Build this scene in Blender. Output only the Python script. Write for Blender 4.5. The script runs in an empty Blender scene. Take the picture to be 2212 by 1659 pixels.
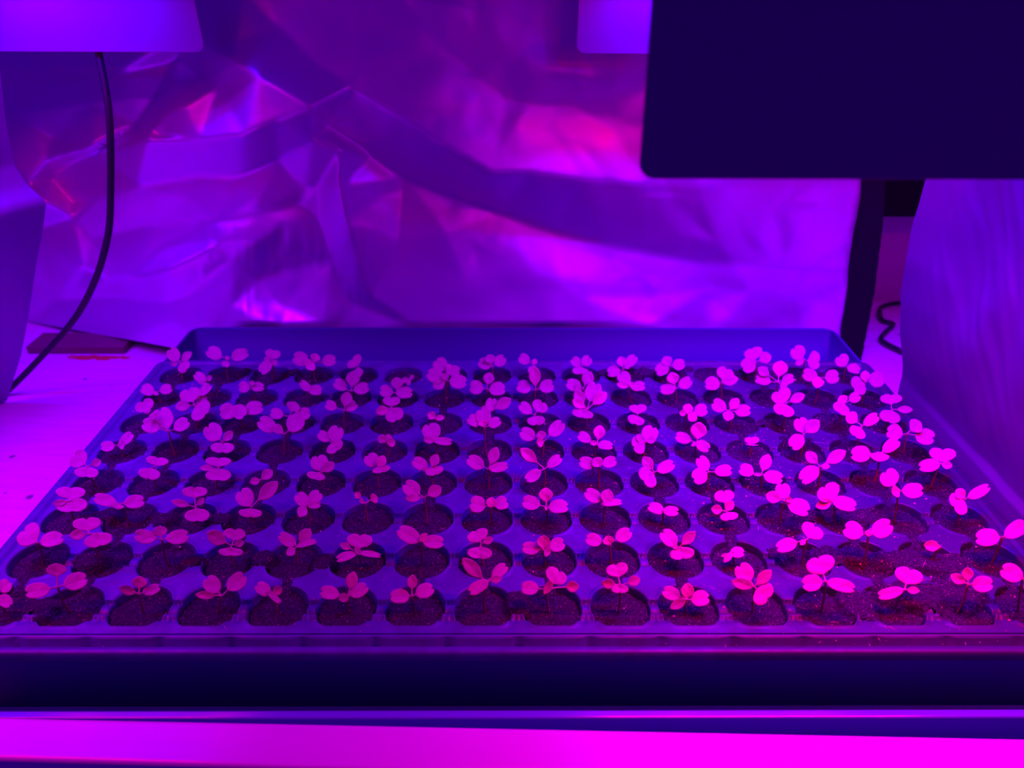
import bpy, math, random
from mathutils import Vector, noise, geometry
S = 0.001                      # the scene is laid out in millimetres and built in metres
sc = bpy.context.scene
COL = sc.collection
rnd = random.Random(7)
PI = math.pi

# ------------------------------------------------------------------ camera
F = 1.6627                     # focal length / 1000 px of a 2212 px wide picture
PITCH, ROLL, YAW = 0.5132, 0.0045, -0.0072
CAM = Vector((-5.2, -270.37, 275.6))
def cam_axes():
    f = Vector((0, math.cos(PITCH), -math.sin(PITCH))); r = Vector((1, 0, 0)); u = r.cross(f)
    cy, sy = math.cos(YAW), math.sin(YAW)
    z = lambda v: Vector((cy*v.x - sy*v.y, sy*v.x + cy*v.y, v.z))
    f, r, u = z(f), z(r), z(u)
    ct, st = math.cos(ROLL), math.sin(ROLL)
    return r*ct + u*st, u*ct - r*st, f
RR, UU, FF = cam_axes()
def ray(x, y): return FF + RR*((x - 1106)/(F*1000)) - UU*((y - 829.5)/(F*1000))
def at_z(x, y, z):
    d = ray(x, y); return CAM + d*((z - CAM.z)/d.z)
def at_y(x, y, Y):
    d = ray(x, y); return CAM + d*((Y - CAM.y)/d.y)
def at_plane(x, y, p, n):
    d = ray(x, y); return CAM + d*((p - CAM).dot(n)/d.dot(n))

cd = bpy.data.cameras.new('camera'); cam = bpy.data.objects.new('camera', cd); COL.objects.link(cam)
from mathutils import Matrix
M3 = Matrix((RR, UU, -FF)).transposed()
cam.matrix_world = Matrix.Translation(CAM*S) @ M3.to_4x4()
cd.sensor_width = 36; cd.lens = 36*F*1000/2212; cd.clip_start = 0.005; cd.clip_end = 20
cd.dof.use_dof = True; cd.dof.focus_distance = 0.43; cd.dof.aperture_fstop = 8.5
sc.camera = cam

# ------------------------------------------------------------------ helpers
def mesh_obj(name, verts, faces, mat, parent=None, smooth=True):
    me = bpy.data.meshes.new(name)
    me.from_pydata([Vector(v)*S for v in verts], [], faces)
    if smooth: me.polygons.foreach_set('use_smooth', [True]*len(me.polygons))
    me.update()
    for m in (mat if isinstance(mat, (list, tuple)) else [mat]): me.materials.append(m)
    o = bpy.data.objects.new(name, me); COL.objects.link(o)
    if parent: o.parent = parent
    return o
def tag(o, label, cat, group=None, kind=None):
    o['label'] = label; o['category'] = cat
    if group: o['group'] = group
    if kind: o['kind'] = kind
    return o
def empty(name, loc=(0, 0, 0)):
    o = bpy.data.objects.new(name, None); COL.objects.link(o); o.location = Vector(loc)*S; o.empty_display_size = .01
    return o
def put(o, parent):            # keep the mesh where it is in the world while parented to an empty at its base
    o.parent = parent; o.matrix_parent_inverse = Matrix.Translation(-parent.location)
    return o
def box(x0, x1, y0, y1, z0, z1):
    v = [(x, y, z) for z in (z0, z1) for y in (y0, y1) for x in (x0, x1)]
    return v, [(0, 2, 3, 1), (4, 5, 7, 6), (0, 1, 5, 4), (2, 6, 7, 3), (0, 4, 6, 2), (1, 3, 7, 5)]
def bevelled(o, w, seg=2):
    m = o.modifiers.new('bevel', 'BEVEL'); m.width = w*S; m.segments = seg; m.limit_method = 'ANGLE'
    return o
def catmull(pts, n):
    out = []
    P = [pts[0]*2 - pts[1]] + pts + [pts[-1]*2 - pts[-2]]
    for i in range(1, len(P) - 2):
        for k in range(n):
            t = k/n; a, b, c, d = P[i-1], P[i], P[i+1], P[i+2]
            out.append(.5*((2*b) + (c - a)*t + (2*a - 5*b + 4*c - d)*t*t + (3*b - a - 3*c + d)*t**3))
    out.append(pts[-1]); return out
def tube(path, rad, sides=8, V=None, Fc=None):
    V = [] if V is None else V; Fc = [] if Fc is None else Fc
    base = len(V); n = len(path)
    for i, p in enumerate(path):
        t = (path[min(i+1, n-1)] - path[max(i-1, 0)]).normalized()
        a = t.cross(Vector((0.3, 1, 0.1))).normalized(); b = t.cross(a)
        r = rad(i/(n-1)) if callable(rad) else rad
        for k in range(sides):
            A = 2*PI*k/sides; V.append(p + (a*math.cos(A) + b*math.sin(A))*r)
    for i in range(n-1):
        for k in range(sides):
            q = base + i*sides; k2 = (k+1) % sides
            Fc.append((q+k, q+k2, q+sides+k2, q+sides+k))
    Fc.append(tuple(base + k for k in range(sides))[::-1]); Fc.append(tuple(base + (n-1)*sides + k for k in range(sides)))
    return V, Fc
def fnoise(x, y, z=0., s=1.): return noise.noise(Vector((x*s, y*s, z)))

# ------------------------------------------------------------------ materials
def mat(name, color, rough=.5, metal=0., spec=.5, **kw):
    m = bpy.data.materials.new(name); m.use_nodes = True
    b = m.node_tree.nodes['Principled BSDF']
    b.inputs['Base Color'].default_value = (*color, 1); b.inputs['Roughness'].default_value = rough
    b.inputs['Metallic'].default_value = metal; b.inputs['Specular IOR Level'].default_value = spec
    for k, v in kw.items(): b.inputs[k].default_value = v
    return m, m.node_tree, b
def N(nt, t, **kw):
    n = nt.nodes.new(t)
    for k, v in kw.items():
        if hasattr(n, k): setattr(n, k, v)
        else: n.inputs[k.replace('_', ' ')].default_value = v
    return n
def coords(nt, scale=(1, 1, 1), rot=(0, 0, 0)):
    t = nt.nodes.new('ShaderNodeTexCoord'); m = nt.nodes.new('ShaderNodeMapping')
    m.inputs['Scale'].default_value = scale; m.inputs['Rotation'].default_value = rot
    nt.links.new(t.outputs['Object'], m.inputs['Vector']); return m.outputs['Vector']
def ramp(nt, src, stops):
    r = nt.nodes.new('ShaderNodeValToRGB'); e = r.color_ramp.elements
    while len(e) < len(stops): e.new(.5)
    for el, (p, c) in zip(e, stops): el.position = p; el.color = (*c, 1)
    nt.links.new(src, r.inputs['Fac']); return r.outputs['Color']
def noise_tex(nt, vec, scale, detail=3, rough=.5):
    n = nt.nodes.new('ShaderNodeTexNoise'); n.inputs['Scale'].default_value = scale
    n.inputs['Detail'].default_value = detail; n.inputs['Roughness'].default_value = rough
    nt.links.new(vec, n.inputs['Vector']); return n.outputs['Fac']
def bump(nt, b, h, strength, dist=.001):
    n = nt.nodes.new('ShaderNodeBump'); n.inputs['Strength'].default_value = strength
    n.inputs['Distance'].default_value = dist
    nt.links.new(h, n.inputs['Height']); nt.links.new(n.outputs['Normal'], b.inputs['Normal']); return n

def m_tray():
    m, nt, b = mat('tray_plastic', TRAY_COL, .42, 0, .5)
    v = coords(nt)
    c = ramp(nt, noise_tex(nt, v, 55, 5, .65), [(.35, tuple(k*.8 for k in TRAY_COL)), (.7, tuple(k*1.25 for k in TRAY_COL))])
    # dusty, soil-stained patches, mostly towards one end of the tray
    sep = nt.nodes.new('ShaderNodeSeparateXYZ'); nt.links.new(v, sep.inputs[0])
    mr = nt.nodes.new('ShaderNodeMapRange'); mr.inputs['From Min'].default_value = -.05; mr.inputs['From Max'].default_value = .3; nt.links.new(sep.outputs['X'], mr.inputs['Value'])
    ad = nt.nodes.new('ShaderNodeMath'); ad.operation = 'ADD'; nt.links.new(mr.outputs['Result'], ad.inputs[0]); nt.links.new(noise_tex(nt, v, 26, 6, .7), ad.inputs[1])
    dm = ramp(nt, ad.outputs[0], [(.62, (0,)*3), (1., (.85,)*3)])
    mx = nt.nodes.new('ShaderNodeMix'); mx.data_type = 'RGBA'; nt.links.new(dm, mx.inputs['Factor']); nt.links.new(c, mx.inputs['A']); mx.inputs['B'].default_value = (.045, .035, .085, 1)
    nt.links.new(mx.outputs['Result'], b.inputs['Base Color'])
    r = ramp(nt, noise_tex(nt, v, 160, 4), [(.3, (.33,)*3), (.75, (.6,)*3)]); nt.links.new(r, b.inputs['Roughness'])
    bump(nt, b, noise_tex(nt, v, 400, 2), .12, .0004); return m
def m_leaf():
    m, nt, b = mat('seedling_leaf', (.34, .5, .26), .6, 0, .12)
    v = coords(nt)
    c = ramp(nt, noise_tex(nt, v, 350, 4, .6), [(.3, (LEAF[0]*.86, LEAF[1]*.86, LEAF[2]*.86)), (.7, LEAF)])
    nt.links.new(c, b.inputs['Base Color'])
    b.inputs['Subsurface Weight'].default_value = 0
    bump(nt, b, noise_tex(nt, v, 900, 2), .15, .0002); return m
def m_young():
    m, nt, b = mat('young_leaf', YOUNG, .5, 0, .2)
    v = coords(nt); bump(nt, b, noise_tex(nt, v, 900, 2), .2, .0003); return m
def m_stem(): return mat('seedling_stem', (.30, .12, .12), .5, 0, .3)[0]
def m_soil():
    m, nt, b = mat('potting_soil', (.03, .02, .03), .9, 0, .15)
    v = coords(nt)
    base = ramp(nt, noise_tex(nt, v, 900, 6, .75), [(.36, (.006, .01, .012)), (.62, (.10, .09, .13))])
    vo = nt.nodes.new('ShaderNodeTexVoronoi'); vo.inputs['Scale'].default_value = 900; nt.links.new(v, vo.inputs['Vector'])
    sp = ramp(nt, vo.outputs['Distance'], [(.14, (1,)*3), (.22, (0,)*3)])
    sel = ramp(nt, vo.outputs['Color'], [(.58, (0,)*3), (.62, (1,)*3)])
    mul = nt.nodes.new('ShaderNodeMath'); mul.operation = 'MULTIPLY'
    nt.links.new(sp, mul.inputs[0]); nt.links.new(sel, mul.inputs[1])
    mx = nt.nodes.new('ShaderNodeMix'); mx.data_type = 'RGBA'
    nt.links.new(mul.outputs[0], mx.inputs['Factor']); nt.links.new(base, mx.inputs['A']); mx.inputs['B'].default_value = (.75, .5, .42, 1)
    nt.links.new(mx.outputs['Result'], b.inputs['Base Color'])
    bump(nt, b, noise_tex(nt, v, 700, 6, .8), .9, .0012); return m
def m_film(name, col, rough, bscale=1., metal=.75):
    m, nt, b = mat(name, col, rough, metal, .5)
    v = coords(nt)
    w = nt.nodes.new('ShaderNodeTexVoronoi'); w.feature = 'SMOOTH_F1'; w.inputs['Scale'].default_value = 26; w.inputs['Smoothness'].default_value = .25
    d = nt.nodes.new('ShaderNodeVectorMath'); d.operation = 'ADD'
    nz = nt.nodes.new('ShaderNodeTexNoise'); nz.inputs['Scale'].default_value = 14; nz.inputs['Detail'].default_value = 3; nt.links.new(v, nz.inputs['Vector'])
    sc_ = nt.nodes.new('ShaderNodeVectorMath'); sc_.operation = 'SCALE'; sc_.inputs['Scale'].default_value = .07
    nt.links.new(nz.outputs['Color'], sc_.inputs[0]); nt.links.new(v, d.inputs[0]); nt.links.new(sc_.outputs[0], d.inputs[1]); nt.links.new(d.outputs[0], w.inputs['Vector'])
    b1 = bump(nt, b, w.outputs['Distance'], .10*bscale, .003)
    b2 = nt.nodes.new('ShaderNodeBump'); b2.inputs['Strength'].default_value = .3*bscale; b2.inputs['Distance'].default_value = .0012
    nt.links.new(noise_tex(nt, v, 45, 6, .6), b2.inputs['Height']); nt.links.new(b2.outputs['Normal'], b1.inputs['Normal'])
    return m
def m_led(name, col, k):
    m = bpy.data.materials.new(name); m.use_nodes = True; b = m.node_tree.nodes['Principled BSDF']
    b.inputs['Base Color'].default_value = (.1, .1, .1, 1); b.inputs['Emission Color'].default_value = (*col, 1); b.inputs['Emission Strength'].default_value = k
    return m
def m_board():
    m, nt, b = mat('white_board', (.8, .8, .8), .45, 0, .4)
    v = coords(nt)
    c = ramp(nt, noise_tex(nt, coords(nt, (3, 25, 3), (0, 0, .75)), 8, 5, .6), [(.3, (.72, .70, .70)), (.6, (.82, .8, .8))])
    # red stain, a smear beside the wooden block
    t = nt.nodes.new('ShaderNodeTexCoord'); mp = nt.nodes.new('ShaderNodeMapping'); mp.vector_type = 'TEXTURE'
    mp.inputs['Location'].default_value = (-.368, .340, -.042); mp.inputs['Scale'].default_value = (.038, .0075, .05)
    nt.links.new(t.outputs['Object'], mp.inputs['Vector'])
    ln = nt.nodes.new('ShaderNodeVectorMath'); ln.operation = 'LENGTH'; nt.links.new(mp.outputs[0], ln.inputs[0])
    ad = nt.nodes.new('ShaderNodeMath'); ad.operation = 'MULTIPLY_ADD'; ad.inputs[1].default_value = 2.6; nt.links.new(noise_tex(nt, v, 110, 5, .65), ad.inputs[0]); nt.links.new(ln.outputs['Value'], ad.inputs[2])
    s = ramp(nt, ad.outputs[0], [(.0, (1,)*3), (1., (1,)*3)])
    th = nt.nodes.new('ShaderNodeMath'); th.operation = 'LESS_THAN'; th.inputs[1].default_value = 1.95; nt.links.new(ad.outputs[0], th.inputs[0])
    mx = nt.nodes.new('ShaderNodeMix'); mx.data_type = 'RGBA'; nt.links.new(th.outputs[0], mx.inputs['Factor']); nt.links.new(c, mx.inputs['A']); mx.inputs['B'].default_value = (.6, .05, .06, 1)
    # a few dark scuffs
    dk = ramp(nt, noise_tex(nt, coords(nt, (1, 1, 1)), 85, 1, .2), [(.78, (1,)*3), (.80, (.25,)*3)])
    mm = nt.nodes.new('ShaderNodeMix'); mm.data_type = 'RGBA'; mm.blend_type = 'MULTIPLY'; mm.inputs['Factor'].default_value = 1
    nt.links.new(mx.outputs['Result'], mm.inputs['A']); nt.links.new(dk, mm.inputs['B'])
    nt.links.new(mm.outputs['Result'], b.inputs['Base Color']); return m
TRAY_COL = (.078, .045, .26)
LEAF = (.58, .6, .38)
YOUNG = (.74, .5, .42)
MT = dict(red_led=m_led('red_led', (1, 0, .15), 120), blue_led=m_led('blue_led', (.05, 0, 1), 120), strip=mat('strip_enamel', (.14, .2, .55), .2)[0], tray=m_tray(), leaf=m_leaf(), young=m_young(), stem=m_stem(), soil=m_soil(),
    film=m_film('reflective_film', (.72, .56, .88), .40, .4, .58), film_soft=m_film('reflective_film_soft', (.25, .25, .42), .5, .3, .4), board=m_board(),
    drip=mat('black_tray_plastic', (.045, .03, .22), .55, 0, .3)[0], white=mat('white_enamel', (.42, .42, .5), .22)[0],
    dark=mat('dark_fabric', (.008, .01, .015), .8, 0, .2)[0], cable=mat('black_rubber', (.015, .015, .03), .45)[0],
    metal=mat('shelf_metal', (.45, .45, .55), .22, .85)[0], wood=mat('raw_wood', (.17, .09, .09), .7)[0],
    wall=mat('wall_paint', (.5, .5, .5), .8)[0], hood=mat('hood_paint', (.25, .25, .3), .45)[0], bar=mat('white_bar', (.85, .8, .85), .24)[0],
    board_dark=mat('circuit_board', (.1, .1, .1), .5)[0], crumb=mat('perlite_crumb', (.9, .6, .5), .7)[0])
LIGHTW = (.42, 1.0)
# ------------------------------------------------------------------ plug tray (16 x 8 cells)
P = 33.; NC, NR = 16, 8
def cell_xy(c, r): return Vector(((c - 7.5)*P, r*P, 0))
RH = .445*P
def bend(x, y):                 # the soft tray sags a little and lifts towards its right-hand front corner
    return 0.
def surf_h(x, y, c, r):         # height of the moulded top at (x, y) relative to the cell centre
    ax, ay = abs(x), abs(y)
    def st(e, v): t = max(0, min(1, (v - e)/.5)); return t*t*(3 - 2*t)
    drop = 0.
    if ax > .36*P:              # low ribs between neighbours of a row
        drop = max(drop, (1 - st(.12*P, ay))*(.30 + .6*(ay/(.12*P))**2 if ay < .12*P else .9))
    if ay > .36*P:              # soil necks between rows
        drop = max(drop, (1 - st(.075*P, ax)))
    if r == 0 and y < -.36*P: drop = 0
    if r == 0 and ax > .25*P and -8.6 < y < -6.4: drop = max(drop, .5)
    if r == 7 and y > .36*P: drop = 0
    if (c == 0 and x < -.36*P) or (c == 15 and x > .36*P): drop = 0
    return -3.0*drop
def tile(V, Fc, c, r):
    o = cell_xy(c, r); base = len(V)
    angs = set()
    for q in range(4):
        for a in [0, 3, 6, 9, 11, 13, 15, 17, 20, 24, 28, 33, 38, 45]:
            angs.add(q*90 + a); angs.add(q*90 + 90 - a if a else q*90)
    angs = sorted(a % 360 for a in angs); angs = sorted(set(angs)); n = len(angs)
    wobble = [0.]
    rings = []
    for a in angs:
        A = math.radians(a); ca, sa = math.cos(A), math.sin(A)
        m = max(abs(ca), abs(sa)); edge = .5*P/m
        rh = RH*(1 - .015*math.cos(4*A))
        yy = rh*sa
        if r == 0 and sa < 0 and yy < -12.3: rh = -12.3/sa        # the front rim cuts the holes flat
        col = []
        floor_r = 9.
        col.append((floor_r*ca, floor_r*sa, -34))
        col.append(((rh - 1.4)*ca, (rh - 1.4)*sa, -9))
        for k, rr in enumerate((rh - .3, rh + .15, rh + .9)):
            x, y = rr*ca, rr*sa; h = surf_h(x, y, c, r)
            col.append((x, y, h + (-.9, .6, 0.)[k]))
        for t in (.35, .7, 1.):
            rr = rh + .9 + (edge - rh - .9)*t; x, y = rr*ca, rr*sa
            col.append((x, y, surf_h(x, y, c, r)))
        rings.append(col)
    K = len(rings[0])
    for col in rings:
        for p in col: V.append((o.x + p[0], o.y + p[1], p[2] + bend(o.x + p[0], o.y + p[1])))
    for i in range(n):
        j = (i + 1) % n
        for k in range(K - 1):
            Fc.append((base + i*K + k, base + j*K + k, base + j*K + k + 1, base + i*K + k + 1)[::-1])
    Fc.append(tuple(base + i*K for i in range(n)))
V, Fc = [], []
for r in range(NR):
    for c in range(NC): tile(V, Fc, c, r)
X0, X1, Y0, Y1 = -8*P, 8*P, -.5*P, 7.5*P
plug_tray = empty('plug_tray', (0, -26, -41))
body = put(mesh_obj('tray_body', V, Fc, MT['tray']), plug_tray)
# moulded rim: profiles swept along the four sides, with a groove crossed by small humps at the front
def rim_profile(front):
    if front: return [(0, 0), (.6, -.7), (1.4, -.7), (2.0, .4), (2.6, .2), (4.7, -.1), (5.0, -5.4), (7.9, -5.6), (8.3, -.7), (8.4, -.4), (11.3, -.9), (11.9, -1.6), (12.1, -5.5), (11.4, -5.5)]
    return [(0, 0), (1, 0), (1.6, -2.8), (3, -2.8), (3.6, .3), (4.4, .1), (8.5, -.4), (9.2, -1.2), (9.6, -5.5), (9.0, -5.5)]
def rim_side(a, b, out, prof, humps, V, Fc, step=2.):
    L = (b - a).length; n = max(2, int(L/step)); d = (b - a)/n; base = len(V); K = len(prof)
    for i in range(n + 1):
        s = i*step*L/(n*step); p0 = a + d*i
        for k, (w, h) in enumerate(prof):
            hh = h
            if humps and 4.6 < w < 8.2:
                x = p0.x; ph = (x/P) % 1.          # between the cells
                g = math.exp(-((ph if ph < .5 else ph - 1)*P/3.2)**2); hh = h; w = w - (1.7 if w < 6 else .3)*g
                w2 = 0
            p = p0 + out*w; V.append((p.x, p.y, hh + bend(p.x, p.y)))
    for i in range(n):
        for k in range(K - 1): Fc.append((base + i*K + k, base + i*K + k + 1, base + (i+1)*K + k + 1, base + (i+1)*K + k))
def corner(cx, cy, a0, prof, V, Fc, n=8):
    base = len(V); K = len(prof)
    for i in range(n + 1):
        A = a0 + PI/2*i/n
        for (w, h) in prof: V.append((cx + w*math.cos(A), cy + w*math.sin(A), h))
    for i in range(n):
        for k in range(K - 1): Fc.append((base + i*K + k, base + i*K + k + 1, base + (i+1)*K + k + 1, base + (i+1)*K + k))
V, Fc = [], []
pf, ps = rim_profile(True), rim_profile(False)
ft = Vector((X0, Y0, 0)); 
rim_side(Vector((X0, Y0 + 1, 0)), Vector((X1, Y0 + 1, 0)), Vector((0, -1, 0)), pf, True, V, Fc, 1.0)
rim_side(Vector((X1, Y0, 0)), Vector((X1, Y1, 0)), Vector((1, 0, 0)), ps, False, V, Fc, 10)
rim_side(Vector((X1, Y1, 0)), Vector((X0, Y1, 0)), Vector((0, 1, 0)), ps, False, V, Fc, 10)
rim_side(Vector((X0, Y1, 0)), Vector((X0, Y0, 0)), Vector((-1, 0, 0)), ps, False, V, Fc, 10)
corner(X1, Y1, 0, ps, V, Fc); corner(X0, Y1, PI/2, ps, V, Fc); corner(X0, Y0, PI, ps, V, Fc); corner(X1, Y0, -PI/2, ps, V, Fc)
put(mesh_obj('rim', V, Fc, MT['tray']), plug_tray)
tag(plug_tray, 'dark plastic plug tray of round cells sitting inside the black drip tray', 'seed tray')

# ------------------------------------------------------------------ drip tray
def loop_rect(x0, x1, y0, y1, rad, z, n=6):
    pts = []
    for (cx, cy, a0) in ((x1-rad, y0+rad, -PI/2), (x1-rad, y1-rad, 0), (x0+rad, y1-rad, PI/2), (x0+rad, y0+rad, PI)):
        for i in range(n + 1):
            A = a0 + PI/2*i/n; pts.append((cx + rad*math.cos(A), cy + rad*math.sin(A), z))
    return pts
V, Fc = [], []
loops = [loop_rect(-266, 266, -23.5, 300, 9, -41.5), loop_rect(-269, 269, -26.5, 316, 10, -3), loop_rect(-270, 270, -27.2, 318, 11, -1.6), loop_rect(-269, 269, -26.4, 317, 10, -1.0),
         loop_rect(-267.2, 267.2, -24.8, 314.5, 4, -2), loop_rect(-264, 264, -21.5, 297, 2.5, -39), ]
n = len(loops[0])
for L in loops: V += L
for i in range(len(loops) - 1):
    for k in range(n): Fc.append((i*n + k, i*n + (k+1) % n, (i+1)*n + (k+1) % n, (i+1)*n + k))
Fc.append(tuple(range(n))[::-1]); Fc.append(tuple((len(loops)-1)*n + k for k in range(n)))
o = mesh_obj('drip_tray', V, Fc, MT['drip']); m_ = o.modifiers.new('n', 'WEIGHTED_NORMAL')
tag(o, 'black drip tray with tall sides standing on the shelf under the plug tray', 'tray')

# ------------------------------------------------------------------ potting soil: fills the cells, spills over some of the webs
SPILL = [(13.4, .25, 17, 11), (12.55, .1, 9, 13), (13.7, 1.0, 24, 9), (14.1, .3, 14, 12), (12.6, 1.1, 16, 8), (14.3, .9, 14, 8), (11.7, 1.15, 9, 5), (15, 4.2, 12, 8), (13, 4.4, 12, 6),
         (.8, 1.0, 9, 7), (.6, 0, 8, 8), (3.5, 1.05, 7, 7), (4.45, .95, 6, 7), (2.4, .95, 6, 6), (7.5, .1, 6.5, 9), (1.5, 2.0, 9, 7), (2.5, 2.0, 7, 6), (.6, 2.1, 9, 7), (13.4, 2.1, 15, 7), (12.5, 2.1, 8, 5), (14.0, 3.2, 12, 7),
         (13.3, 6.1, 14, 8), (12.6, 5.0, 8, 5), (14, 5.1, 14, 7), (10.5, 7.2, 10, 7), (9.6, 7.2, 8, 6), (11.4, 7.3, 9, 7), (13.5, 7.1, 12, 7), (12.5, 7.1, 10, 6), (14.5, 7.0, 10, 6), (1.4, 7.2, 9, 5), (2.5, 7.2, 6, 5)]
ST = 1.1
nx, ny = int(532/ST), int(262/ST)
V, Fc = [], []; idx = {}
def soil_h(x, y):
    c = round(x/P + 7.5); r = round(y/P)
    if not (0 <= c < NC and 0 <= r < NR): cx = cy = 99.
    else: cx, cy = x - (c - 7.5)*P, y - r*P
    d = math.hypot(cx, cy)
    nz = fnoise(x, y, 3.1, .09)*1.1 + fnoise(x, y, 1.7, .33)*.9 + fnoise(x, y, 8.2, .9)*.55
    fill = .9*fnoise(c*3.7, r*5.1, 9.)
    h = None
    if d < RH - .3 and not (r == 0 and cy < -12.0): h = -3.4 + fill + nz - .05*max(0, d - 9)**1.4 + (1.2 if r == 0 else 0)*max(0, min(1, -cy/8))
    if abs(cy) > .34*P and abs(cx) < .085*P and 0 < round(r + (0.5 if cy > 0 else -0.5) + .01) and not (r == 7 and cy > 0) and not (r == 0 and cy < 0):
        hn = -1.7 + nz*.5; h = hn if h is None else max(h, hn)
    for (sx, sy, ra, rb) in SPILL:
        ux, uy = (x - (sx - 7.5)*P)/ra, (y - sy*P)/rb
        if ux*ux + uy*uy < 2.2:
            q = 1 - math.hypot(ux, uy) + .45*fnoise(x, y, 5., .18) + .2*fnoise(x, y, 5., .6)
            if y < -13: q -= (-13 - y)*.3
            if q > 0:
                hs = -.9 + min(1.9, q*5) + nz*.5; h = hs if h is None else max(h, hs)
    return h
H = {}
for j in range(ny + 1):
    for i in range(nx + 1):
        x, y = -266 + i*ST, -15 + j*ST
        h = soil_h(x, y)
        if h is not None: idx[i, j] = len(V); V.append((x, y, h))
for (i, j), a in idx.items():
    b_, c_, d_ = idx.get((i+1, j)), idx.get((i+1, j+1)), idx.get((i, j+1))
    if b_ is not None and c_ is not None and d_ is not None: Fc.append((a, b_, c_, d_))
o = mesh_obj('potting_soil', V, Fc, MT['soil'])
tag(o, 'dark crumbly potting soil filling the round cells of the plug tray', 'soil', kind='stuff')
# crumbs and fibres lying on the webs
V, Fc = [], []
for i in range(2600):
    x, y = rnd.uniform(-262, 262), rnd.uniform(-24, 246)
    if rnd.random() < .45: x, y = rnd.gauss(165, 55), rnd.gauss(90, 80)
    if not (-262 < x < 262 and -24 < y < 246): continue
    c, r = round(x/P + 7.5), round(y/P); cx, cy = x - (c - 7.5)*P, y - r*P
    if math.hypot(cx, cy) < RH and y > -12: h = (soil_h(x, y) or -3) + .2
    elif y < -15.5: h = -.5
    else: h = surf_h(cx, cy, c, r) + .1
    s = rnd.uniform(.13, .34) if rnd.random() < .93 else rnd.uniform(.4, .8)
    a = rnd.uniform(0, PI); L = s*(1 if rnd.random() < .9 else rnd.uniform(4, 9)); w = s if L == s else .13
    ca, sa = math.cos(a), math.sin(a); b = len(V)
    V += [(x - L*ca, y - L*sa, h), (x + L*ca, y + L*sa, h), (x - w*sa, y + w*ca, h + .05), (x + w*sa, y - w*ca, h + .05), (x, y, h + w*1.3)]
    Fc += [(b, b+3, b+4), (b+3, b+1, b+4), (b+1, b+2, b+4), (b+2, b, b+4)]
o = mesh_obj('soil_crumbs', V, Fc, MT['crumb'], smooth=False)
tag(o, 'pale grit and fibres sprinkled over the webs between the cells', 'soil grit', kind='stuff')
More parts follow.
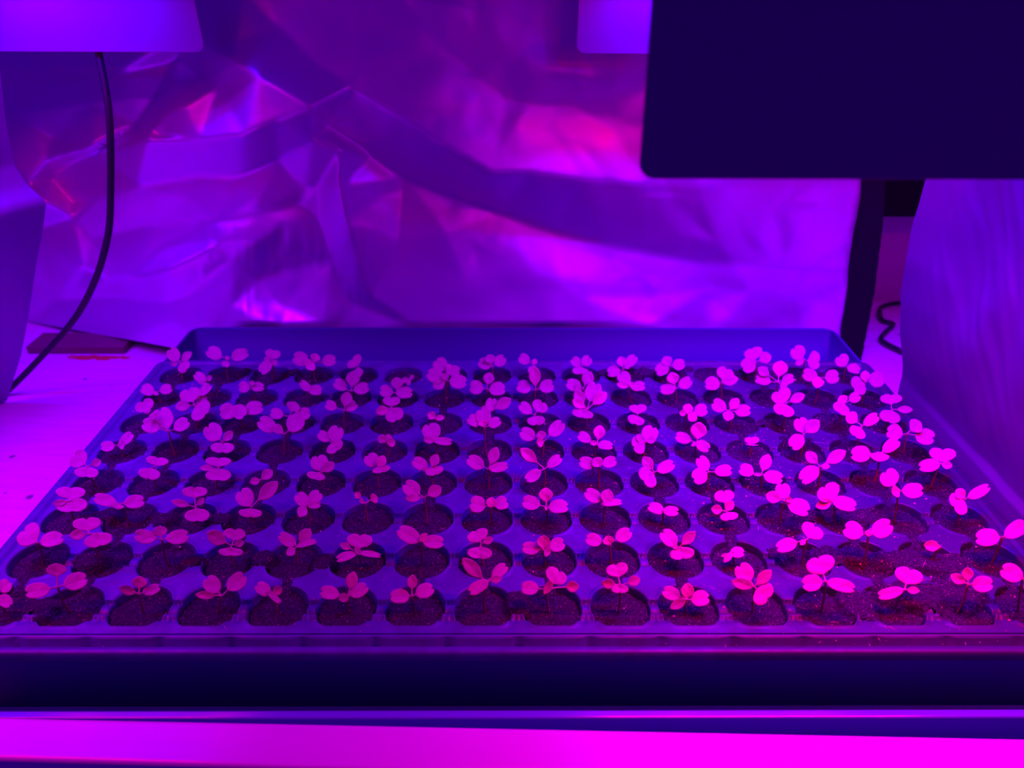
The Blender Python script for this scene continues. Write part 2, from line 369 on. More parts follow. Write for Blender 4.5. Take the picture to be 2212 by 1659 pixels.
# ------------------------------------------------------------------ seedlings
# Surveyed from the photograph, one line per seedling: the point where its leaves meet, then each leaf as
# kind (c seed leaf, o true leaf, y pale young leaf), middle x, y, length, width. All in the units of the survey sheet named above them.
SHEETS = {
'A1': (120, 740, '''
1078 172 c 1028 106 120 105 o 1137 118 112 62 o 1033 185 60 42 c 1113 205 78 115
1490 140 c 1378 88 135 108 c 1602 103 145 98 c 1478 184 52 66 y 1490 136 42 32
1880 150 c 1888 95 82 125 o 1835 145 48 42 c 1825 210 130 92 o 1905 176 52 46
1305 335 c 1258 302 122 78 o 1332 312 62 42 o 1280 352 32 74
872 428 c 797 406 118 95 c 957 405 108 82 o 868 438 36 54
1697 385 c 1640 385 92 92 c 1757 383 108 78 o 1705 354 46 46
1205 540 c 1172 452 112 175 o 1108 550 128 80 o 1270 500 104 64 c 1258 584 116 195
1235 470 c 1300 406 125 70
805 612 c 775 550 98 160 o 798 598 34 60
985 770 c 937 655 180 165 c 828 722 152 115 c 1092 712 142 105 o 845 640 60 84
560 890 c 455 900 118 85 c 618 832 132 82 o 570 888 58 76
1450 865 c 1372 780 155 150 o 1497 815 112 68 c 1450 905 92 195
1590 590 c 1500 596 140 130 c 1722 567 158 112 c 1597 597 125 122
2030 640 o 2065 555 85 108 c 1922 617 112 90 c 2145 620 132 105
1985 795 c 1840 713 168 120 o 1932 752 120 72 c 2080 697 155 140
'''),
'A2': (600, 740, '''
310 170 c 200 142 132 115 c 445 155 118 95 y 325 130 70 80 y 282 192 84 105
700 200 c 668 165 78 138 o 702 252 84 70
275 410 c 240 378 112 70 c 322 411 118 84
640 420 o 652 315 132 105 c 543 365 122 92 c 723 400 128 94
1035 435 o 1037 353 100 95 c 943 420 112 100 c 1097 434 142 96
1150 320 o 1108 326 72 46 o 1162 302 54 30 o 1140 345 60 30
575 590 o 597 492 125 90 c 462 547 98 85 c 637 550 104 88
990 565 c 988 505 78 142 c 1012 622 116 152 y 908 590 112 74
1460 240 c 1412 190 112 120 y 1482 212 55 48 c 1520 242 122 88
1465 330 c 1372 292 155 112 o 1402 360 112 88 c 1565 338 145 115 o 1455 298 70 58
1865 210 c 1797 182 110 92 o 1843 142 82 80 c 1928 160 104 92
1815 400 c 1725 388 118 112 c 1905 398 138 112 o 1832 312 104 84
1370 660 y 1338 635 76 66 y 1405 655 82 44
1845 600 c 1855 540 112 96 o 1955 532 155 88 o 1797 577 62 50
1795 735 c 1707 677 122 95 c 1785 642 122 128 c 1882 694 112 86 y 1785 702 62 78
465 865 c 400 815 112 84 c 502 790 132 125 c 493 902 88 155
960 880 o 908 840 84 72 o 960 832 74 60 y 985 870 72 70
1370 850 c 1335 766 145 150 c 1430 856 165 64 o 1318 846 100 58
'''),
'A3': (1080, 740, '''
290 190 c 212 145 98 86 y 300 167 52 44 o 285 238 84 78
310 410 y 303 292 165 90 c 207 382 118 105 c 402 380 122 108
705 205 c 660 166 95 78 c 750 160 88 88 c 697 240 60 130
725 395 c 640 368 128 98 o 762 310 122 92 o 675 412 62 86
1070 230 c 990 245 112 92 y 1055 165 86 72 c 1140 155 112 86 o 1102 207 52 46
755 580 c 808 432 165 135 y 865 486 155 88 o 692 475 132 88 y 685 530 122 76 c 718 614 74 175
1140 385 c 1080 306 122 104 y 1068 370 108 52 y 1142 365 52 42 c 1197 378 122 80
1470 200 c 1410 228 118 100 o 1450 160 92 86 c 1553 190 104 92
1525 400 y 1503 312 104 95 c 1457 405 132 86 c 1608 353 118 94
1925 345 c 1847 352 128 110 c 1955 270 102 145 o 2000 325 142 82
300 630 c 222 570 124 90 c 345 555 95 135 c 312 672 80 145
1195 625 c 1197 570 75 142 c 1183 666 80 140
1620 610 c 1745 586 112 105 y 1632 575 88 80 y 1670 645 88 78 y 1590 612 62 50
1990 595 c 1905 550 128 106 y 2035 534 114 80 c 2108 590 134 100 o 1985 632 92 88
375 860 c 240 797 132 110 c 487 750 155 110 o 358 808 78 78 y 350 862 62 86
845 880 y 862 780 122 90 c 735 823 122 84 y 815 873 68 40 c 915 888 132 75
1260 865 c 1300 790 145 135 o 1222 832 92 62 c 1203 888 102 150 o 1312 850 82 52
1710 870 y 1725 767 145 125 c 1593 830 138 90 c 1760 897 128 90 o 1688 882 60 32
'''),
'A4': (1560, 740, '''
295 165 c 272 88 98 150 c 230 195 122 125 o 373 132 112 90
715 145 c 660 86 112 125 o 675 168 84 52 c 800 150 102 150
1078 200 c 1043 153 98 115 c 1145 222 114 80
485 340 y 503 225 135 118 c 357 316 132 92 o 360 252 112 78 c 575 315 104 82 c 537 362 62 90
840 305 c 765 283 128 102 c 955 295 118 114 y 833 342 96 94
1245 340 y 1243 292 92 76 c 1188 370 106 160 c 1340 320 128 130
555 525 c 515 457 122 165 o 650 482 142 76 c 537 580 102 175
1065 525 y 1047 497 78 86 c 1150 478 104 86 c 1037 570 92 145
1475 580 c 1468 488 82 180 o 1585 582 135 56 c 1458 640 106 172
1605 790 c 1503 773 138 122 c 1762 815 165 132 o 1680 726 114 120
1215 720 y 1128 655 114 100 c 1293 670 148 90 c 1177 775 90 145
710 795 c 686 712 124 118 o 782 730 150 106 c 650 857 144 122
260 880 c 258 846 62 120 o 258 886 16 100
1370 960 c 1207 965 168 132 c 1467 891 170 102 o 1367 986 84 150
'''),
'B1': (0, 960, '''
760 190 c 686 127 130 160 o 835 160 92 66 c 752 238 92 200
1335 195 c 1366 142 74 185 c 1298 248 96 180
1895 210 c 1897 145 78 210 o 1800 205 122 50 c 1897 262 102 210
610 490 c 615 415 100 240 o 525 505 122 52 c 627 525 118 252
1045 515 c 917 484 200 98 c 1165 497 172 110 o 1018 532 48 110
1697 545 c 1693 412 88 205 o 1570 512 160 60 o 1742 500 88 46 c 1713 612 112 205
2185 540 c 2130 460 155 148 o 2327 405 225 105 c 2175 590 76 190
785 775 c 755 687 106 230 o 680 784 142 80 c 855 824 118 230
325 850 c 250 780 150 215 c 445 822 202 120
1405 825 c 1265 802 182 112 o 1392 756 92 112 c 1540 805 192 116
2010 880 c 2037 780 96 180 o 1885 812 182 112 o 2076 862 92 56 c 2005 930 72 200
'''),
'B2': (550, 960, '''
45 310 o 107 262 118 80 o 5 318 92 60
585 240 c 563 158 132 145 o 640 197 122 80 c 532 268 68 150
1075 205 c 1015 130 118 120 y 1100 150 112 78 c 1100 214 58 150
1525 215 c 1438 167 142 100 o 1562 140 112 76 c 1560 222 76 150 o 1487 216 62 40
2030 215 c 1920 156 152 110 o 2075 100 155 88 c 2117 198 162 80
455 525 c 410 475 132 105 c 525 455 122 106 c 515 522 114 68 o 415 580 102 84
960 510 y 898 443 66 52 y 1037 470 64 80 y 935 498 60 26
1470 460 c 1366 385 155 132 o 1380 466 135 60 o 1560 408 134 96
2050 540 c 1940 520 135 135 y 2055 506 92 80 c 2140 508 114 112
370 885 c 287 832 165 100 o 437 795 145 98 c 450 860 172 46 o 317 930 92 66
900 935 c 912 833 116 210 o 790 886 104 56 c 800 967 182 70 c 1000 950 190 50 o 895 921 92 46
1435 840 c 1340 786 205 130 c 1550 844 175 110 y 1465 810 92 60
1970 860 c 1937 786 102 175 o 2025 835 94 60 c 1955 938 102 200
'''),
'B3': (1100, 960, '''
305 210 y 170 95 180 88 c 388 148 145 84 c 208 271 150 92
785 180 c 675 161 132 102 c 868 154 122 92 o 765 156 92 90
1260 240 o 1205 165 134 88 c 1358 196 158 100 c 1205 282 112 185
1735 235 c 1685 165 134 104 c 1858 226 148 98 c 1657 272 132 132
2190 262 c 2063 222 128 104 o 2227 157 152 94 c 2292 282 168 108 o 2165 262 82 28
320 540 y 318 440 122 108 c 190 508 152 115 c 425 535 168 114 o 320 546 60 22
830 510 c 727 445 152 108 o 848 452 124 102 c 890 504 175 58
1340 575 c 1275 552 142 90 c 1403 578 134 84
1880 580 c 1868 450 102 165 y 1805 566 98 76 y 1912 535 104 74 c 1910 620 72 148
290 915 c 188 902 148 104 c 412 872 134 115 y 297 850 114 100 o 330 930 62 84
870 860 c 735 828 138 106 c 990 788 142 114 y 862 837 84 86
1475 895 c 1388 810 170 122 o 1555 816 158 84 c 1500 943 106 200 o 1445 890 54 40
1940 935 c 1980 935 122 92 o 1905 976 114 54 o 1870 962 62 32
'''),
'B4': (1662, 960, '''
440 190 o 368 116 134 88 o 575 110 195 98 c 350 254 188 130 o 485 190 82 46
1480 165 c 1505 80 112 222 c 1393 180 184 106 o 1540 178 98 66
1120 400 c 1045 292 142 160 c 1243 400 178 125 y 1100 408 74 96
130 490 c 118 402 132 125 o 35 458 135 96 c 253 537 192 136 y 168 480 54 50
565 485 c 515 414 142 195 y 478 516 155 84 c 650 510 212 115
1700 475 c 1645 513 116 195 y 1660 430 104 88 c 1817 415 205 92
330 820 c 372 752 118 195 c 150 873 184 112 y 292 850 62 42
860 790 c 733 748 168 144 c 975 733 184 152 y 862 772 64 60
1490 890 y 1415 882 140 84
2030 800 c 1900 805 205 142 c 2140 738 215 132
'''),
'C1': (0, 1180, '''
-30 410 c 40 345 115 112 c 45 473 125 106
500 350 o 490 207 112 155 c 328 382 215 124 c 655 305 202 140
1208 415 y 1212 316 106 115 y 1110 383 150 74 c 1315 378 152 86
1925 430 c 1845 336 158 138 c 2052 315 185 130 y 1790 425 175 62
'''),
'C2': (550, 1180, '''
140 415 c 75 370 145 106 y 196 385 92 70 c 165 438 160 50
810 435 y 843 300 152 94 c 655 403 164 110 c 903 384 165 110 o 775 446 92 74
1365 430 y 1370 314 124 78 c 1262 432 164 116 c 1475 385 158 120
2010 310 o 1893 192 235 100 c 2125 214 155 94 c 1947 349 195 98 o 2095 288 104 60
'''),
'C3': (1100, 1180, '''
330 370 c 405 256 124 185 c 180 362 148 112 y 335 362 135 60 y 545 351 114 86
965 340 c 938 203 112 178 y 865 326 118 76 o 1080 302 114 82 c 960 366 76 140
1540 460 c 1410 410 156 110 y 1548 390 134 100 c 1660 450 155 132 o 1470 500 158 76
2130 350 c 2045 232 165 150 o 2030 328 195 88 o 2210 272 175 92 c 2203 410 135 200
'''),
'C4': (1662, 1180, '''
490 300 c 445 158 150 235 c 374 316 170 136 c 620 335 245 104
1175 375 c 1210 254 134 235 c 1056 405 225 94 o 1247 382 114 58
1725 330 y 1722 243 114 92 y 1640 285 144 78 c 1850 328 175 134
2200 270 c 2110 232 198 142 c 2270 345 110 120
''')}
SC = 4.0218
# outlines: (distance along the leaf, half width), from the base to the tip
OUT = {'c': [(0, .035), (.05, .12), (.13, .30), (.26, .43), (.42, .495), (.58, .5), (.74, .47), (.88, .38), (.965, .25), (.985, .13), (.93, .05), (.86, 0)],
       'o': [(0, .03), (.06, .08), (.15, .22), (.27, .38), (.40, .48), (.52, .5), (.65, .47), (.78, .38), (.88, .26), (.95, .14), (.985, .06), (1.0, 0)]}
OUT['y'] = OUT['o']
def leaf_mesh(J, C, A, B, n, kind, seed):
    """J where the stalk leaves the stem, C the middle of the blade, A and B its half axes, n the way its face looks"""
    half = OUT[kind]; rim = [(s, t) for s, t in half] + [(s, -t) for s, t in half[-2::-1]]
    La, Lb = A.length, B.length
    cup = {'c': .10, 'o': .16, 'y': .26}[kind]; r_ = random.Random(seed)
    bendk = r_.uniform(-.10, .16); tw = r_.uniform(-.12, .12)
    V, Fc = [], []
    rings = (0, .3, .62, .86, 1.)
    ctr = (.5, 0)
    K = len(rim)
    def P3(s, t):
        u = s*2 - 1; v = t*2
        z = cup*Lb*(v*v) + bendk*La*u*u + tw*La*u*v - (.05*Lb*math.exp(-(v/.12)**2) if s < .9 else 0) + .035*Lb*math.sin(seed*1.7 + 5*u + 4*v)
        return C + A*u + B*v + n*(z - .1*Lb)
    for k, q in enumerate(rings[1:]):
        for (s, t) in rim: V.append(P3(ctr[0] + (s - ctr[0])*q, t*q))
    V.append(P3(*ctr)); c0 = len(V) - 1
    for k in range(K - 1): Fc.append((c0, k, k + 1))
    Fc.append((c0, K - 1, 0))
    for g in range(len(rings) - 2):
        a, b = g*K, (g + 1)*K
        for k in range(K):
            k2 = (k + 1) % K; Fc.append((a + k, b + k, b + k2, a + k2))
    # a thin second skin underneath
    nv = len(V); th = .22
    V += [v - n*th for v in V[:nv]]
    Fc += [tuple(nv + i for i in f[::-1]) for f in Fc[:]]
    o_ = 3*K
    for k in range(K):
        k2 = (k + 1) % K; Fc.append((o_ + k, nv + o_ + k, nv + o_ + k2, o_ + k2))
    base = P3(.06, 0); mid = (J + base)/2 - n*.2*(J - base).length*.3
    path = catmull([J - Vector((0, 0, .3)), mid, base, P3(.3, 0) - n*.15], 4)
    tube(path, lambda t: .48 - .22*t, 6, V, Fc)
    return V, Fc
cells = {}
for c in range(NC):
    for r in range(NR):
        p = cell_xy(c, r) + Vector((0, 0, 10)); d = p - CAM; z = d.dot(FF)
        cells[c, r] = (1106 + F*1000*d.dot(RR)/z, 829.5 - F*1000*d.dot(UU)/z)
ROWS = ['front row', 'second row', 'third row', 'fourth row', 'fifth row', 'sixth row', 'seventh row', 'rear row']
NTH = ['first', 'second', 'third', 'fourth', 'fifth', 'sixth', 'seventh', 'eighth', 'ninth', 'tenth', 'eleventh', 'twelfth', 'thirteenth', 'fourteenth', 'fifteenth', 'sixteenth']
NUMW = {1: 'one-leaved', 2: 'two-leaved', 3: 'three-leaved', 4: 'four-leaved', 5: 'five-leaved'}
plants = []
for key, (x0, y0, txt) in SHEETS.items():
    for line in txt.strip().splitlines():
        w = line.split(); J = (x0 + float(w[0])/SC, y0 + float(w[1])/SC)
        lv = [(w[i], x0 + float(w[i+1])/SC, y0 + float(w[i+2])/SC, float(w[i+3])/SC, float(w[i+4])/SC) for i in range(2, len(w), 5)]
        cell = min(cells, key=lambda k: (cells[k][0] - J[0])**2 + 1.3*(cells[k][1] - J[1] - 4)**2)
        if abs(J[0] - 885.9) < 1: cell = (5, 7)
        plants.append((cell, J, lv))
used = {}
for pi, (cell, J, lv) in enumerate(plants):
    c, r = cell; ctr = cell_xy(c, r); k = used.get(cell, 0); used[cell] = k + 1
    q = at_y(J[0], J[1], ctr.y + (1.5 if k else 0)); hJ = q.z
    if hJ < 5 or hJ > 19: hJ = max(5, min(19, hJ)); q = at_z(J[0], J[1], hJ)
    Jp = q; root = Vector((ctr.x*.55 + Jp.x*.45, ctr.y*.5 + Jp.y*.5, -4.5))
    dxy = (root - ctr); dxy.z = 0
    if dxy.length > 10: dxy *= 10/dxy.length; root = Vector((ctr.x + dxy.x, ctr.y + dxy.y, -4.5))
    e = empty('seedling', (root.x, root.y, -3.5))
    path = catmull([root, root*.55 + Jp*.45 + Vector((rnd.uniform(-.8, .8), rnd.uniform(-.5, .5), 0)), Jp], 5)
    V, Fc = tube(path, lambda t: .62 - .12*t, 7)
    put(mesh_obj('stem', V, Fc, MT['stem']), e)
    ups = 0; big = 0; pale = 0
    for li, (kd, cx, cy, L, W) in enumerate(lv):
        ax, ay = cx - J[0], cy - J[1]; m = math.hypot(ax, ay) or 1; ax, ay = ax/m, ay/m
        if W > 1.8*L: ax, ay = ax*.25, (1 if ay > 0 else -1); mm = math.hypot(ax, ay); ax, ay = ax/mm, ay/mm
        if kd == 'c': L *= 1.08; W *= 1.08
        else: L *= 1.08; W *= 1.16
        s = pi*7 + li; rr = random.Random(s)
        back = Vector((CAM.x - Jp.x, CAM.y - Jp.y, 0)).normalized()
        tilt = {'c': .38, 'o': .75, 'y': .95}[kd] + rr.uniform(-.12, .12)
        if ay > .5: tilt = {'c': .40, 'o': .45, 'y': .55}[kd] + rr.uniform(-.08, .08)
        n = (Vector((0, 0, math.cos(tilt))) + back*math.sin(tilt) + Vector((rr.uniform(-.1, .1), 0, 0))).normalized()
        pt = Jp + Vector((0, 0, .35*li))
        C = at_plane(cx, cy, pt, n)
        if C.z < .6: n = (Vector((0, 0, 1)) + back*.2).normalized(); pt = Jp + Vector((0, 0, 1)); C = at_plane(cx, cy, pt, n)
        A = at_plane(cx + ax*L/2, cy + ay*L/2, pt, n) - C
        B = at_plane(cx - ay*W/2, cy + ax*W/2, pt, n) - C
        if m > L*.5 + 4: pass
        V, Fc = leaf_mesh(Jp, C, A, B, n, kd, s)
        o = mesh_obj('leaf', V, Fc, MT['young' if kd == 'y' else 'leaf'])
        put(o, e)
        if kd == 'y': o['label'] = 'paler young leaf'; pale += 1
        if kd in 'oy' and ay < -.6 and L*W > 500: ups += 1
        big = max(big, L*W)
    size = 'tiny ' if big < 420 and r < 7 else ('large ' if big > 1750 - r*90 else '')
    trait = ' with an upright middle leaf' if ups else (' with a pale young leaf' if pale else '')
    lab = f"{size}{NUMW[len(lv)]} seedling{trait}, {ROWS[r]}, {NTH[c]} cell from the cable side"
    if k: lab = f"extra seedling sharing the {NTH[c]} cell from the cable side, {ROWS[r]}"
    tag(e, lab, 'seedling', 'seedlings growing in the plug tray')
print('PLANTS', len(plants), 'double', {k: v for k, v in used.items() if v > 1})
print('EMPTY', [k for k in sorted(cells, key=lambda k: (k[1], k[0])) if k not in used])
# ------------------------------------------------------------------ crinkled foil at the back
def bary_height(ctrl, edges, xs, ys, smooth=2, k=3):
    co = [Vector((p[0], p[1])) for p in ctrl]
    vo, eo, fo, ov, oe, of = geometry.delaunay_2d_cdt(co, edges, [], 0, 1e-4, True)
    val = []
    for i, v in enumerate(vo):
        if ov[i]: val.append(ctrl[ov[i][0]][k-1])
        else: val.append(0.)
    G = [[None]*len(xs) for _ in ys]
    for f in fo:
        a, b, c = (vo[i] for i in f[:3]); va, vb, vc = (val[i] for i in f[:3])
        den = (b.y - c.y)*(a.x - c.x) + (c.x - b.x)*(a.y - c.y)
        if abs(den) < 1e-9: continue
        lo, hi = min(a.x, b.x, c.x), max(a.x, b.x, c.x); lo2, hi2 = min(a.y, b.y, c.y), max(a.y, b.y, c.y)
        for j, y in enumerate(ys):
            if y < lo2 - 1e-6 or y > hi2 + 1e-6: continue
            for i, x in enumerate(xs):
                if x < lo - 1e-6 or x > hi + 1e-6: continue
                u = ((b.y - c.y)*(x - c.x) + (c.x - b.x)*(y - c.y))/den; v = ((c.y - a.y)*(x - c.x) + (a.x - c.x)*(y - c.y))/den; w = 1 - u - v
                if u >= -1e-6 and v >= -1e-6 and w >= -1e-6: G[j][i] = u*va + v*vb + w*vc
    for j in range(len(ys)):
        for i in range(len(xs)):
            if G[j][i] is None: G[j][i] = 0.
    for _ in range(smooth):
        H_ = [row[:] for row in G]
        for j in range(1, len(ys)-1):
            for i in range(1, len(xs)-1):
                G[j][i] = H_[j][i]*.4 + .15*(H_[j-1][i] + H_[j+1][i] + H_[j][i-1] + H_[j][i+1])
    return G
# relief of the foil: (x, y, millimetres it stands out towards the tray), with the folds as polylines
FOLD = [
 # upper lip of the long sag
 [(560,-90,2),(600,60,8),(680,140,14),(760,190,17),(870,255,18),(960,315,18),(1060,374,19),(1150,372,17),(1260,388,14),(1400,400,12),(1560,405,11),(1700,400,8),(1900,395,5)],
 # valley under it
 [(700,270,4),(800,335,-2),(870,385,-6),(980,425,-8),(1080,458,-7),(1200,500,-5),(1320,530,-2),(1500,565,0),(1680,575,0),(1900,590,0)],
 # fold with the two sharp peaks
 [(400,70,2),(470,110,16),(560,165,24),(680,232,36),(600,262,29),(530,290,27),(430,300,24),(320,300,30),(200,322,20),(100,344,18),(28,356,26)],
 [(680,232,36),(676,300,24),(668,360,14),(664,413,6)],
 [(320,300,30),(352,252,24),(392,190,16),(440,165,8)],
 [(330,292,22),(400,230,24),(470,184,14)],
 [(28,356,26),(60,395,27),(100,437,30)],
 [(100,437,30),(158,470,14),(160,440,6),(110,385,8)],
 [(664,413,6),(560,460,6),(470,480,6),(330,490,6)],
 [(737,322,26),(735,400,24),(750,480,22),(770,560,20),(800,640,16)],
 [(737,322,26),(690,400,10),(640,440,4)],
 [(690,470,6),(720,560,6),(760,650,10)],
 [(180,577,20),(230,602,10),(290,598,13),(360,580,22),(400,640,14),(450,690,16)],
 [(180,577,20),(110,620,8),(70,690,10)],
 [(130,645,8),(250,640,6),(355,652,14),(375,690,18)],
 [(200,330,8),(300,270,2),(350,200,-6),(380,130,-10)],
 [(500,560,8),(560,600,2),(600,660,8)],
]
PTS = [(-160,-90,0),(100,-90,0),(300,-90,0),(450,-90,0),(800,-90,0),(1000,-90,2),(1200,-90,0),(1500,-90,0),(1960,-90,0),
 (-160,200,0),(-160,420,4),(-160,620,6),(-160,790,8),(60,160,6),(60,260,12),(200,220,6),(250,160,0),(120,300,8),
 (950,100,4),(1100,120,3),(1200,60,0),(1100,220,4),(1250,230,1),(1200,300,8),(1330,290,5),(1400,200,2),(1600,200,2),(1960,250,0),
 (420,380,8),(520,380,4),(600,340,8),(560,420,7),(300,400,12),(200,430,14),(400,430,8),(60,500,14),(200,520,10),(350,540,6),(480,520,10),
 (860,520,6),(960,500,4),(1000,600,10),(1150,580,6),(1250,640,12),(1400,640,8),(1550,620,6),(1700,660,10),(1820,560,2),
 (500,660,12),(600,700,16),(700,700,18),(900,705,20),(1000,690,18),(1200,705,20),(1400,705,18),(1600,705,14),(1960,700,8),
 (30,620,10),(100,720,14),(250,745,16),(360,760,18),(450,760,20),(700,790,22),(1100,790,24),(1500,790,22),(1960,790,10),(560,520,9),(620,480,8)]
ctrl, edges = [], []
for pl in FOLD:
    last = None
    for p in pl:
        hit = next((i for i, q in enumerate(ctrl) if q[0] == p[0] and q[1] == p[1]), None)
        if hit is None: ctrl.append(p); hit = len(ctrl) - 1
        if last is not None: edges.append((last, hit))
        last = hit
ctrl += PTS
xs = [-150 + 7*i for i in range(int(2080/7) + 1)]; ys = [-80 + 7*i for i in range(int(860/7) + 1)]
G = bary_height(ctrl, edges, xs, ys, 1)
def crumple(step, amp, sm, seed):
    r_ = random.Random(seed); pts = []
    x = -260
    while x < 2060:
        y = -200
        while y < 900:
            pts.append((x + r_.uniform(-.48, .48)*step, y + r_.uniform(-.48, .48)*step, r_.uniform(-amp, amp))); y += step
        x += step
    return bary_height(pts, [], xs, ys, sm)
C1 = crumple(120, 2.6, 1, 3); C2 = crumple(52, .75, 0, 5)
V, Fc, idx = [], [], {}
def foil_right(y): return 1868 - max(0, y - 430)*.165
def foil_bottom(x):
    if x < 90: return 700
    if x < 380: return 700 + (x - 90)*.18
    if x < 420: return 752 + (x - 380)*.5
    return 772
for j, y in enumerate(ys):
    for i, x in enumerate(xs):
        xx = min(x, foil_right(y) + 1.5*fnoise(y, 0, 0, .08)); yy = min(y, foil_bottom(x))
        if xx < x - 7 or yy < y - 7: continue
        t_ = max(0, 560 - x); base = 338 + .26*t_*t_/(t_ + 220)
        k_ = .3 + .7*max(0, min(1, (x - 560)/300))
        if 760 < x < 1500 and y > 420: k_ *= .6
        wr = (C1[j][i] + C2[j][i])*k_ + .5*fnoise(x, y, 0, .012)
        if 430 < x < 800 and 480 < y < 700: wr += 1.6*abs(fnoise(x*1., y*.22, 1, .05))
        if x < 560: G[j][i] *= 1.8
        elif x < 760: G[j][i] *= 1.8 - .55*(x - 560)/200
        else: G[j][i] *= (1.25 + .2*min(1, (x - 760)/200))*(1 - .6*max(0, min(1, (x - 1420)/350)))
        if x > 1400: wr *= 1.5
        idx[i, j] = len(V); V.append(at_y(xx, yy, base + 4 - G[j][i]*.9 - wr))
V = [Vector(v) for v in V]
for v in V:
    v.z = max(v.z, -41.2)
    if v.z < 2 and v.x > -290: v.y = max(v.y, 319.5)
for (i, j), a in idx.items():
    b, c, d = idx.get((i+1, j)), idx.get((i+1, j+1)), idx.get((i, j+1))
    if b is not None and c is not None and d is not None: Fc.append((a, d, c, b))
foil = mesh_obj('foil_sheet', V, Fc, MT['film'])
tag(foil, 'big crumpled silver foil sheet hanging behind the seedling tray', 'reflective foil')

# ------------------------------------------------------------------ foil curtain beside the tray, right
def edge_pt(tbl, y):
    for (xa, ya), (xb, yb) in zip(tbl, tbl[1:]):
        if ya <= y <= yb: return xa + (xb - xa)*(y - ya)/(yb - ya)
    return tbl[0][0] if y < tbl[0][1] else tbl[-1][0]
REDGE = [(2075,150),(2000,385),(1975,475),(1955,560),(1946,640),(1944,720),(1950,790),(1948,850),(1950,950)]
V, Fc = [], []; nu, nv = 220, 110
col0 = []
for k in range(nv + 1):
    py = 150 + (860 - 150)*k/nv; col0.append(at_y(edge_pt(REDGE, py), py, 207))
# level of each height on the silhouette, swept towards the camera
for k, p in enumerate(col0):
    z = p.z; t = max(0, z)/200
    for i in range(nu + 1):
        u = i/nu; y = 207 - u*330
        x = p.x*(1 - min(1, u*1.3)) + (277 + 14*t)*min(1, u*1.3) + u*4
        wav = 5*math.sin(u*9 + t*3)*t + 7*fnoise(u*6, t*2.2, 1) + 3.0*fnoise(u*14, t*4, 5) + 1.5*abs(fnoise(u*26 + t*10, t*3, 9)) + .4*abs(fnoise(u*60 + t*14, t*6, 4))
        if z < 12: x = min(x, 275.5); wav = min(wav, 0)
        V.append(Vector((x + wav*min(1, u*6)*(.25 + min(1, t*2)), y + 2*fnoise(t*9, u*3, 3), z)))
for k in range(nv):
    for i in range(nu): a = k*(nu+1) + i; Fc.append((a, a+1, a+nu+2, a+nu+1))
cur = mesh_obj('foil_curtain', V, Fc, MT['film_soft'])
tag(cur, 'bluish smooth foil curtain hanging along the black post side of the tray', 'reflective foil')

# ------------------------------------------------------------------ foil curtain at the cable side
LEDGE = [(-60,60),(0,150),(12,260),(30,356),(60,400),(100,437),(92,500),(80,560),(68,640),(60,690),(45,770),(20,850),(8,890),(-10,960)]
V, Fc = [], []; nu, nv = 50, 90
for k in range(nv + 1):
    py = 60 + (900 - 60)*k/nv; p = at_y(edge_pt(LEDGE, py), py, 262)
    if p.z < -41.5: p.z = -41.5
    for i in range(nu + 1):
        u = i/nu; y = 262 - u*150 + 6*math.sin(u*7)*(.3 + k/nv)
        x = p.x - 75*u + 10*fnoise(u*3, k/nv*5, 2) * u + 2*fnoise(u*9, k/nv*14, 7)*min(1, u*5)
        V.append(Vector((x, y, p.z)))
for k in range(nv):
    for i in range(nu): a = k*(nu+1) + i; Fc.append((a, a+nu+1, a+nu+2, a+1))
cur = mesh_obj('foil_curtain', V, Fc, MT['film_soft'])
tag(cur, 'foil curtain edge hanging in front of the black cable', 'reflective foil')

# ------------------------------------------------------------------ shelf, walls
v, f = box(-640, 560, -31, 470, -56, -42)
o = bevelled(mesh_obj('shelf_board', v, f, MT['board'], smooth=False), 1.2); tag(o, 'white painted shelf board under the trays, red smear beside a wood block', 'shelf')
v, f = box(-640, 560, 470, 490, -56, 420); o = mesh_obj('wall_back', v, f, MT['wall'], smooth=False); o['kind'] = 'structure'
v, f = box(-1500, 1500, -1600, 800, -930, -900); o = mesh_obj('floor', v, f, MT['wall'], smooth=False); o['kind'] = 'structure'
# front rail of the shelf frame
a, b = at_y(-300, 1535.5, -46), at_y(2500, 1539, -46)
v, f = box(-640, 560, -50.2, -46, -40, a.z)
o = bevelled(mesh_obj('shelf_rail', v, f, MT['strip'], smooth=False), .9, 3)
tag(o, 'thin shiny rail between the drip tray and the white bar', 'rail')
# white bar in front of it
a, b = at_z(-260, 1542, -8), at_z(2472, 1599, -8)
dirv = (b - a).normalized(); out = Vector((dirv.y, -dirv.x, 0))
q = [a, b, b + out*24, a + out*19]
v = [p.copy() for p in q] + [p - Vector((0, 0, 14)) for p in q]
o = bevelled(mesh_obj('white_bar', v, [(0, 3, 2, 1), (4, 5, 6, 7), (0, 1, 5, 4), (1, 2, 6, 5), (2, 3, 7, 6), (3, 0, 4, 7)], MT['bar'], smooth=False), 2, 4)
tag(o, 'glossy white bar crossing in front of the shelf, brightly lit', 'bar')
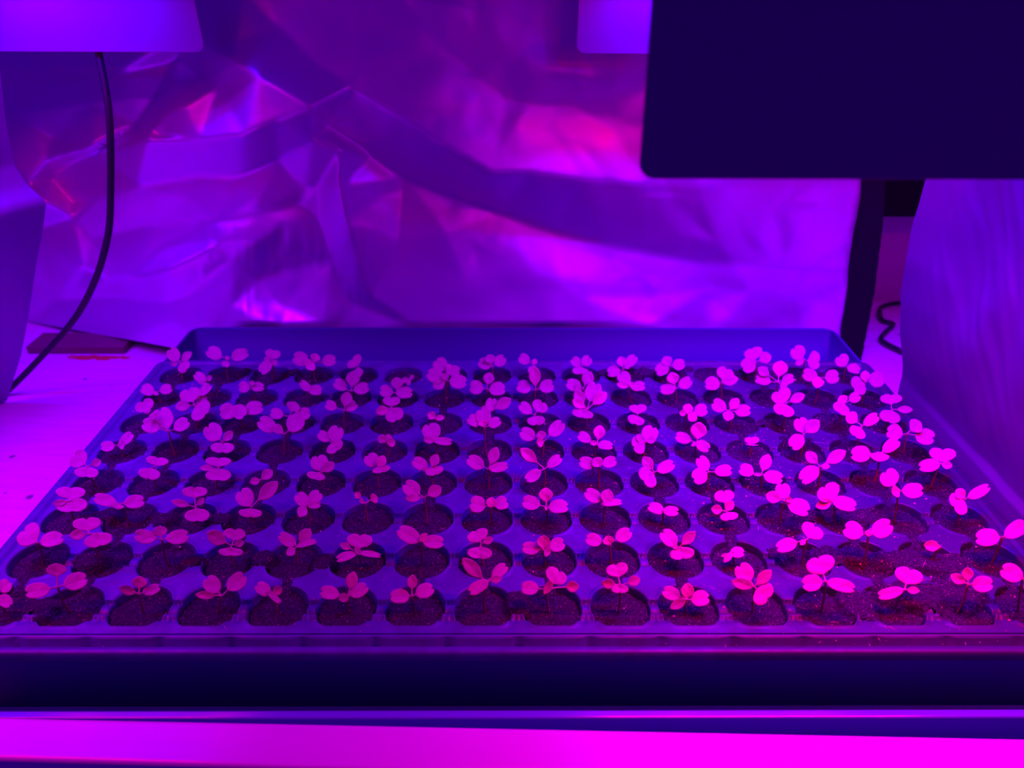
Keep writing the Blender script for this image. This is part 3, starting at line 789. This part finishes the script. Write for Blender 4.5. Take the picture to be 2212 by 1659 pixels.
# black post with a ragged edge
V, Fc = [], []
PL = [(1868,340),(1868,430),(1856,500),(1846,560),(1838,620),(1828,680),(1822,715),(1820,800)]; PR = [(1915,340),(1908,480),(1898,560),(1888,640),(1872,720),(1858,790),(1856,830)]
n_ = 70
for k in range(n_ + 1):
    py = 300 + 500*k/n_
    l, r = at_y(edge_pt(PL, py) - 3, py, 336), at_y(edge_pt(PR, py) + 2.2*noise.noise(Vector((py*.13, 2, 0))) + 1.5*noise.noise(Vector((py*.5, 7, 0))), py, 336)
    V += [l, r, r + Vector((0, 9, 0)), l + Vector((0, 9, 0))]
for k in range(n_):
    a = 4*k
    for i in range(4): Fc.append((a+i, a+4+i, a+4+(i+1) % 4, a+(i+1) % 4))
Fc += [(0, 1, 2, 3), (4*n_+3, 4*n_+2, 4*n_+1, 4*n_)]
o = mesh_obj('ragged_post', V, Fc, MT['dark'], smooth=False); tag(o, 'black post with a frayed edge at the end of the crumpled foil', 'post')
# dark box hanging behind the post and a loop of wire on the shelf
p, q_ = at_y(1880, 300, 440), at_y(2060, 470, 440)
v, f = box(p.x, q_.x, 440, 468, q_.z, p.z); o = bevelled(mesh_obj('wall_box', v, f, MT['dark'], smooth=False), 2); tag(o, 'black box on the wall behind the frayed post', 'box')
pts = [at_z(1955, 655, -38), at_z(1925, 650, -38), at_z(1902, 665, -38), at_z(1905, 690, -38), at_z(1930, 700, -38), at_z(1915, 715, -38), at_z(1905, 735, -38), at_z(1950, 760, -38)]
for i, p in enumerate(pts): p.y = min(p.y, 455)
V, Fc = tube(catmull(pts, 6), 2.2); o = mesh_obj('wire_loop', V, Fc, MT['cable']); tag(o, 'small dark loop of wire lying on the shelf behind the post', 'wire')
# wood block under the foil
a, b = at_z(60, 765, -42), at_z(270, 765, -42)
v, f = box(a.x, b.x, b.y, b.y + 30, -42, -35); o = bevelled(mesh_obj('wood_block', v, f, MT['wood'], smooth=False), .6); tag(o, 'flat brown wood block under the foil by the red smear', 'block')
# cable
pts = [(208,60,297),(213,113,295),(226,180,289),(236,250,283),(239,330,279),(239,410,279),(236,490,279),(221,560,279),(200,618,279),(172,672,278),(138,718,277),(95,765,276),(40,822,274),(-10,868,272)]
V, Fc = tube(catmull([at_y(x, y, Y) for x, y, Y in pts], 8), 2.45, 12)
for v in V: v.z = max(v.z, -41.9)
o = mesh_obj('power_cable', V, Fc, MT['cable']); tag(o, 'thick black cable dangling from the grow light', 'cable')

# ------------------------------------------------------------------ grow light hoods
def plate(name, x0, x1, y_bot, z_bot, y_top, z_top, th, rad, parent, m, round_left=True, round_right=True):
    out = []
    H_ = math.hypot(y_top - y_bot, z_top - z_bot)
    def arc(cx, cy, a0): return [(cx + rad*math.cos(a0 + PI/2*i/6), cy + rad*math.sin(a0 + PI/2*i/6)) for i in range(7)]
    out += arc(x0 + rad, rad, PI); out += arc(x1 - rad, rad, 1.5*PI); out += [(x1, H_), (x0, H_)]
    up = Vector((0, y_top - y_bot, z_top - z_bot))/H_; nrm = Vector((0, up.z, -up.y))
    V = [Vector((x, y_bot, z_bot)) + up*h for x, h in out]; n = len(V); V += [v + nrm*th for v in V]
    Fc = [tuple(range(n)), tuple(range(n, 2*n))[::-1]] + [(i, n + i, n + (i+1) % n, (i+1) % n) for i in range(n)]
    return put(bevelled(mesh_obj(name, V, Fc, m, smooth=False), .35, 2), parent)
def hood(x0, x1, label, reds, blues, dx=0):
    e = empty('grow_light', ((x0 + x1)/2, 130, 276))
    plate('reflector_flap', x0, x1, 290, 215, 284, 278, 1.4, 6, e, MT['white'])
    plate('reflector_flap', x0 - dx, x1, -31.5, 214, -27, 290, 1.4, 5, e, MT['hood'])
    v, f = box(x0 + 4, x1 - 4, -26, 283, 278, 292); put(bevelled(mesh_obj('housing', v, f, MT['hood'], smooth=False), 1.5), e)
    v, f = box(x0 + 12, x1 - 12, -15, 272, 275.5, 277.8); put(mesh_obj('led_board', v, f, MT['board_dark'], smooth=False), e)
    tag(e, label, 'grow light')
    led = None
    for iy, yy in enumerate((2, 96, 170, 248)):
        for ix in range(6):
            kind = 'red_led' if iy == 0 or (iy == 2 and ix % 2) or (iy == 3 and ix == (4 if x0 < 0 else 0)) else 'blue_led'
            v, f = box(x0 + 40 + ix*62, x0 + 46 + ix*62, yy - 3, yy + 3, 273.6, 275.4); put(mesh_obj('led', v, f, MT[kind], smooth=False), e)
    for (col, lst) in (((1, 0, .04), reds), ((.03, 0, 1), blues)):
        for (x, y, sx, sy, w) in lst:
            l = bpy.data.lights.new('led_lamp', 'AREA'); l.shape = 'RECTANGLE'; l.size = sx*S; l.size_y = sy*S; l.color = col; l.energy = w; l.spread = math.radians(108 if y < 180 else 125)
            lo = bpy.data.objects.new('led_lamp', l); COL.objects.link(lo); put(lo, e); lo.matrix_basis = Matrix.Translation(Vector((x, y, 274))*S)
RW, BW = LIGHTW
LF = .74
hood(-600, -208, 'grow light with a white flap over the cable side of the tray', [(-400, -5, 330, 12, RW*1.35*LF), (-400, 192, 330, 12, RW*.85*LF)], [(-400, 85, 330, 12, BW*LF), (-400, 150, 330, 12, BW*.5*LF), (-400, 262, 330, 12, BW*.85*LF)])
hood(41, 470, 'grow light whose big dark flap hangs near the viewer', [(230, -5, 330, 12, RW*2.2), (230, 192, 330, 12, RW*.85)], [(230, 85, 330, 12, BW), (230, 150, 330, 12, BW*.5), (230, 262, 330, 12, BW*.85)], 5.5)
# ------------------------------------------------------------------ world and view
w = bpy.data.worlds.new('world'); sc.world = w; w.use_nodes = True
w.node_tree.nodes['Background'].inputs['Color'].default_value = (.12, 0, 1, 1); w.node_tree.nodes['Background'].inputs['Strength'].default_value = .21
vs = sc.view_settings; vs.view_transform = 'Standard'; vs.look = 'None'; vs.gamma = 1; vs.use_curve_mapping = False; vs.exposure = 0
sc.cycles.max_bounces = 6; sc.cycles.use_denoising = True; sc.cycles.sample_clamp_indirect = 4
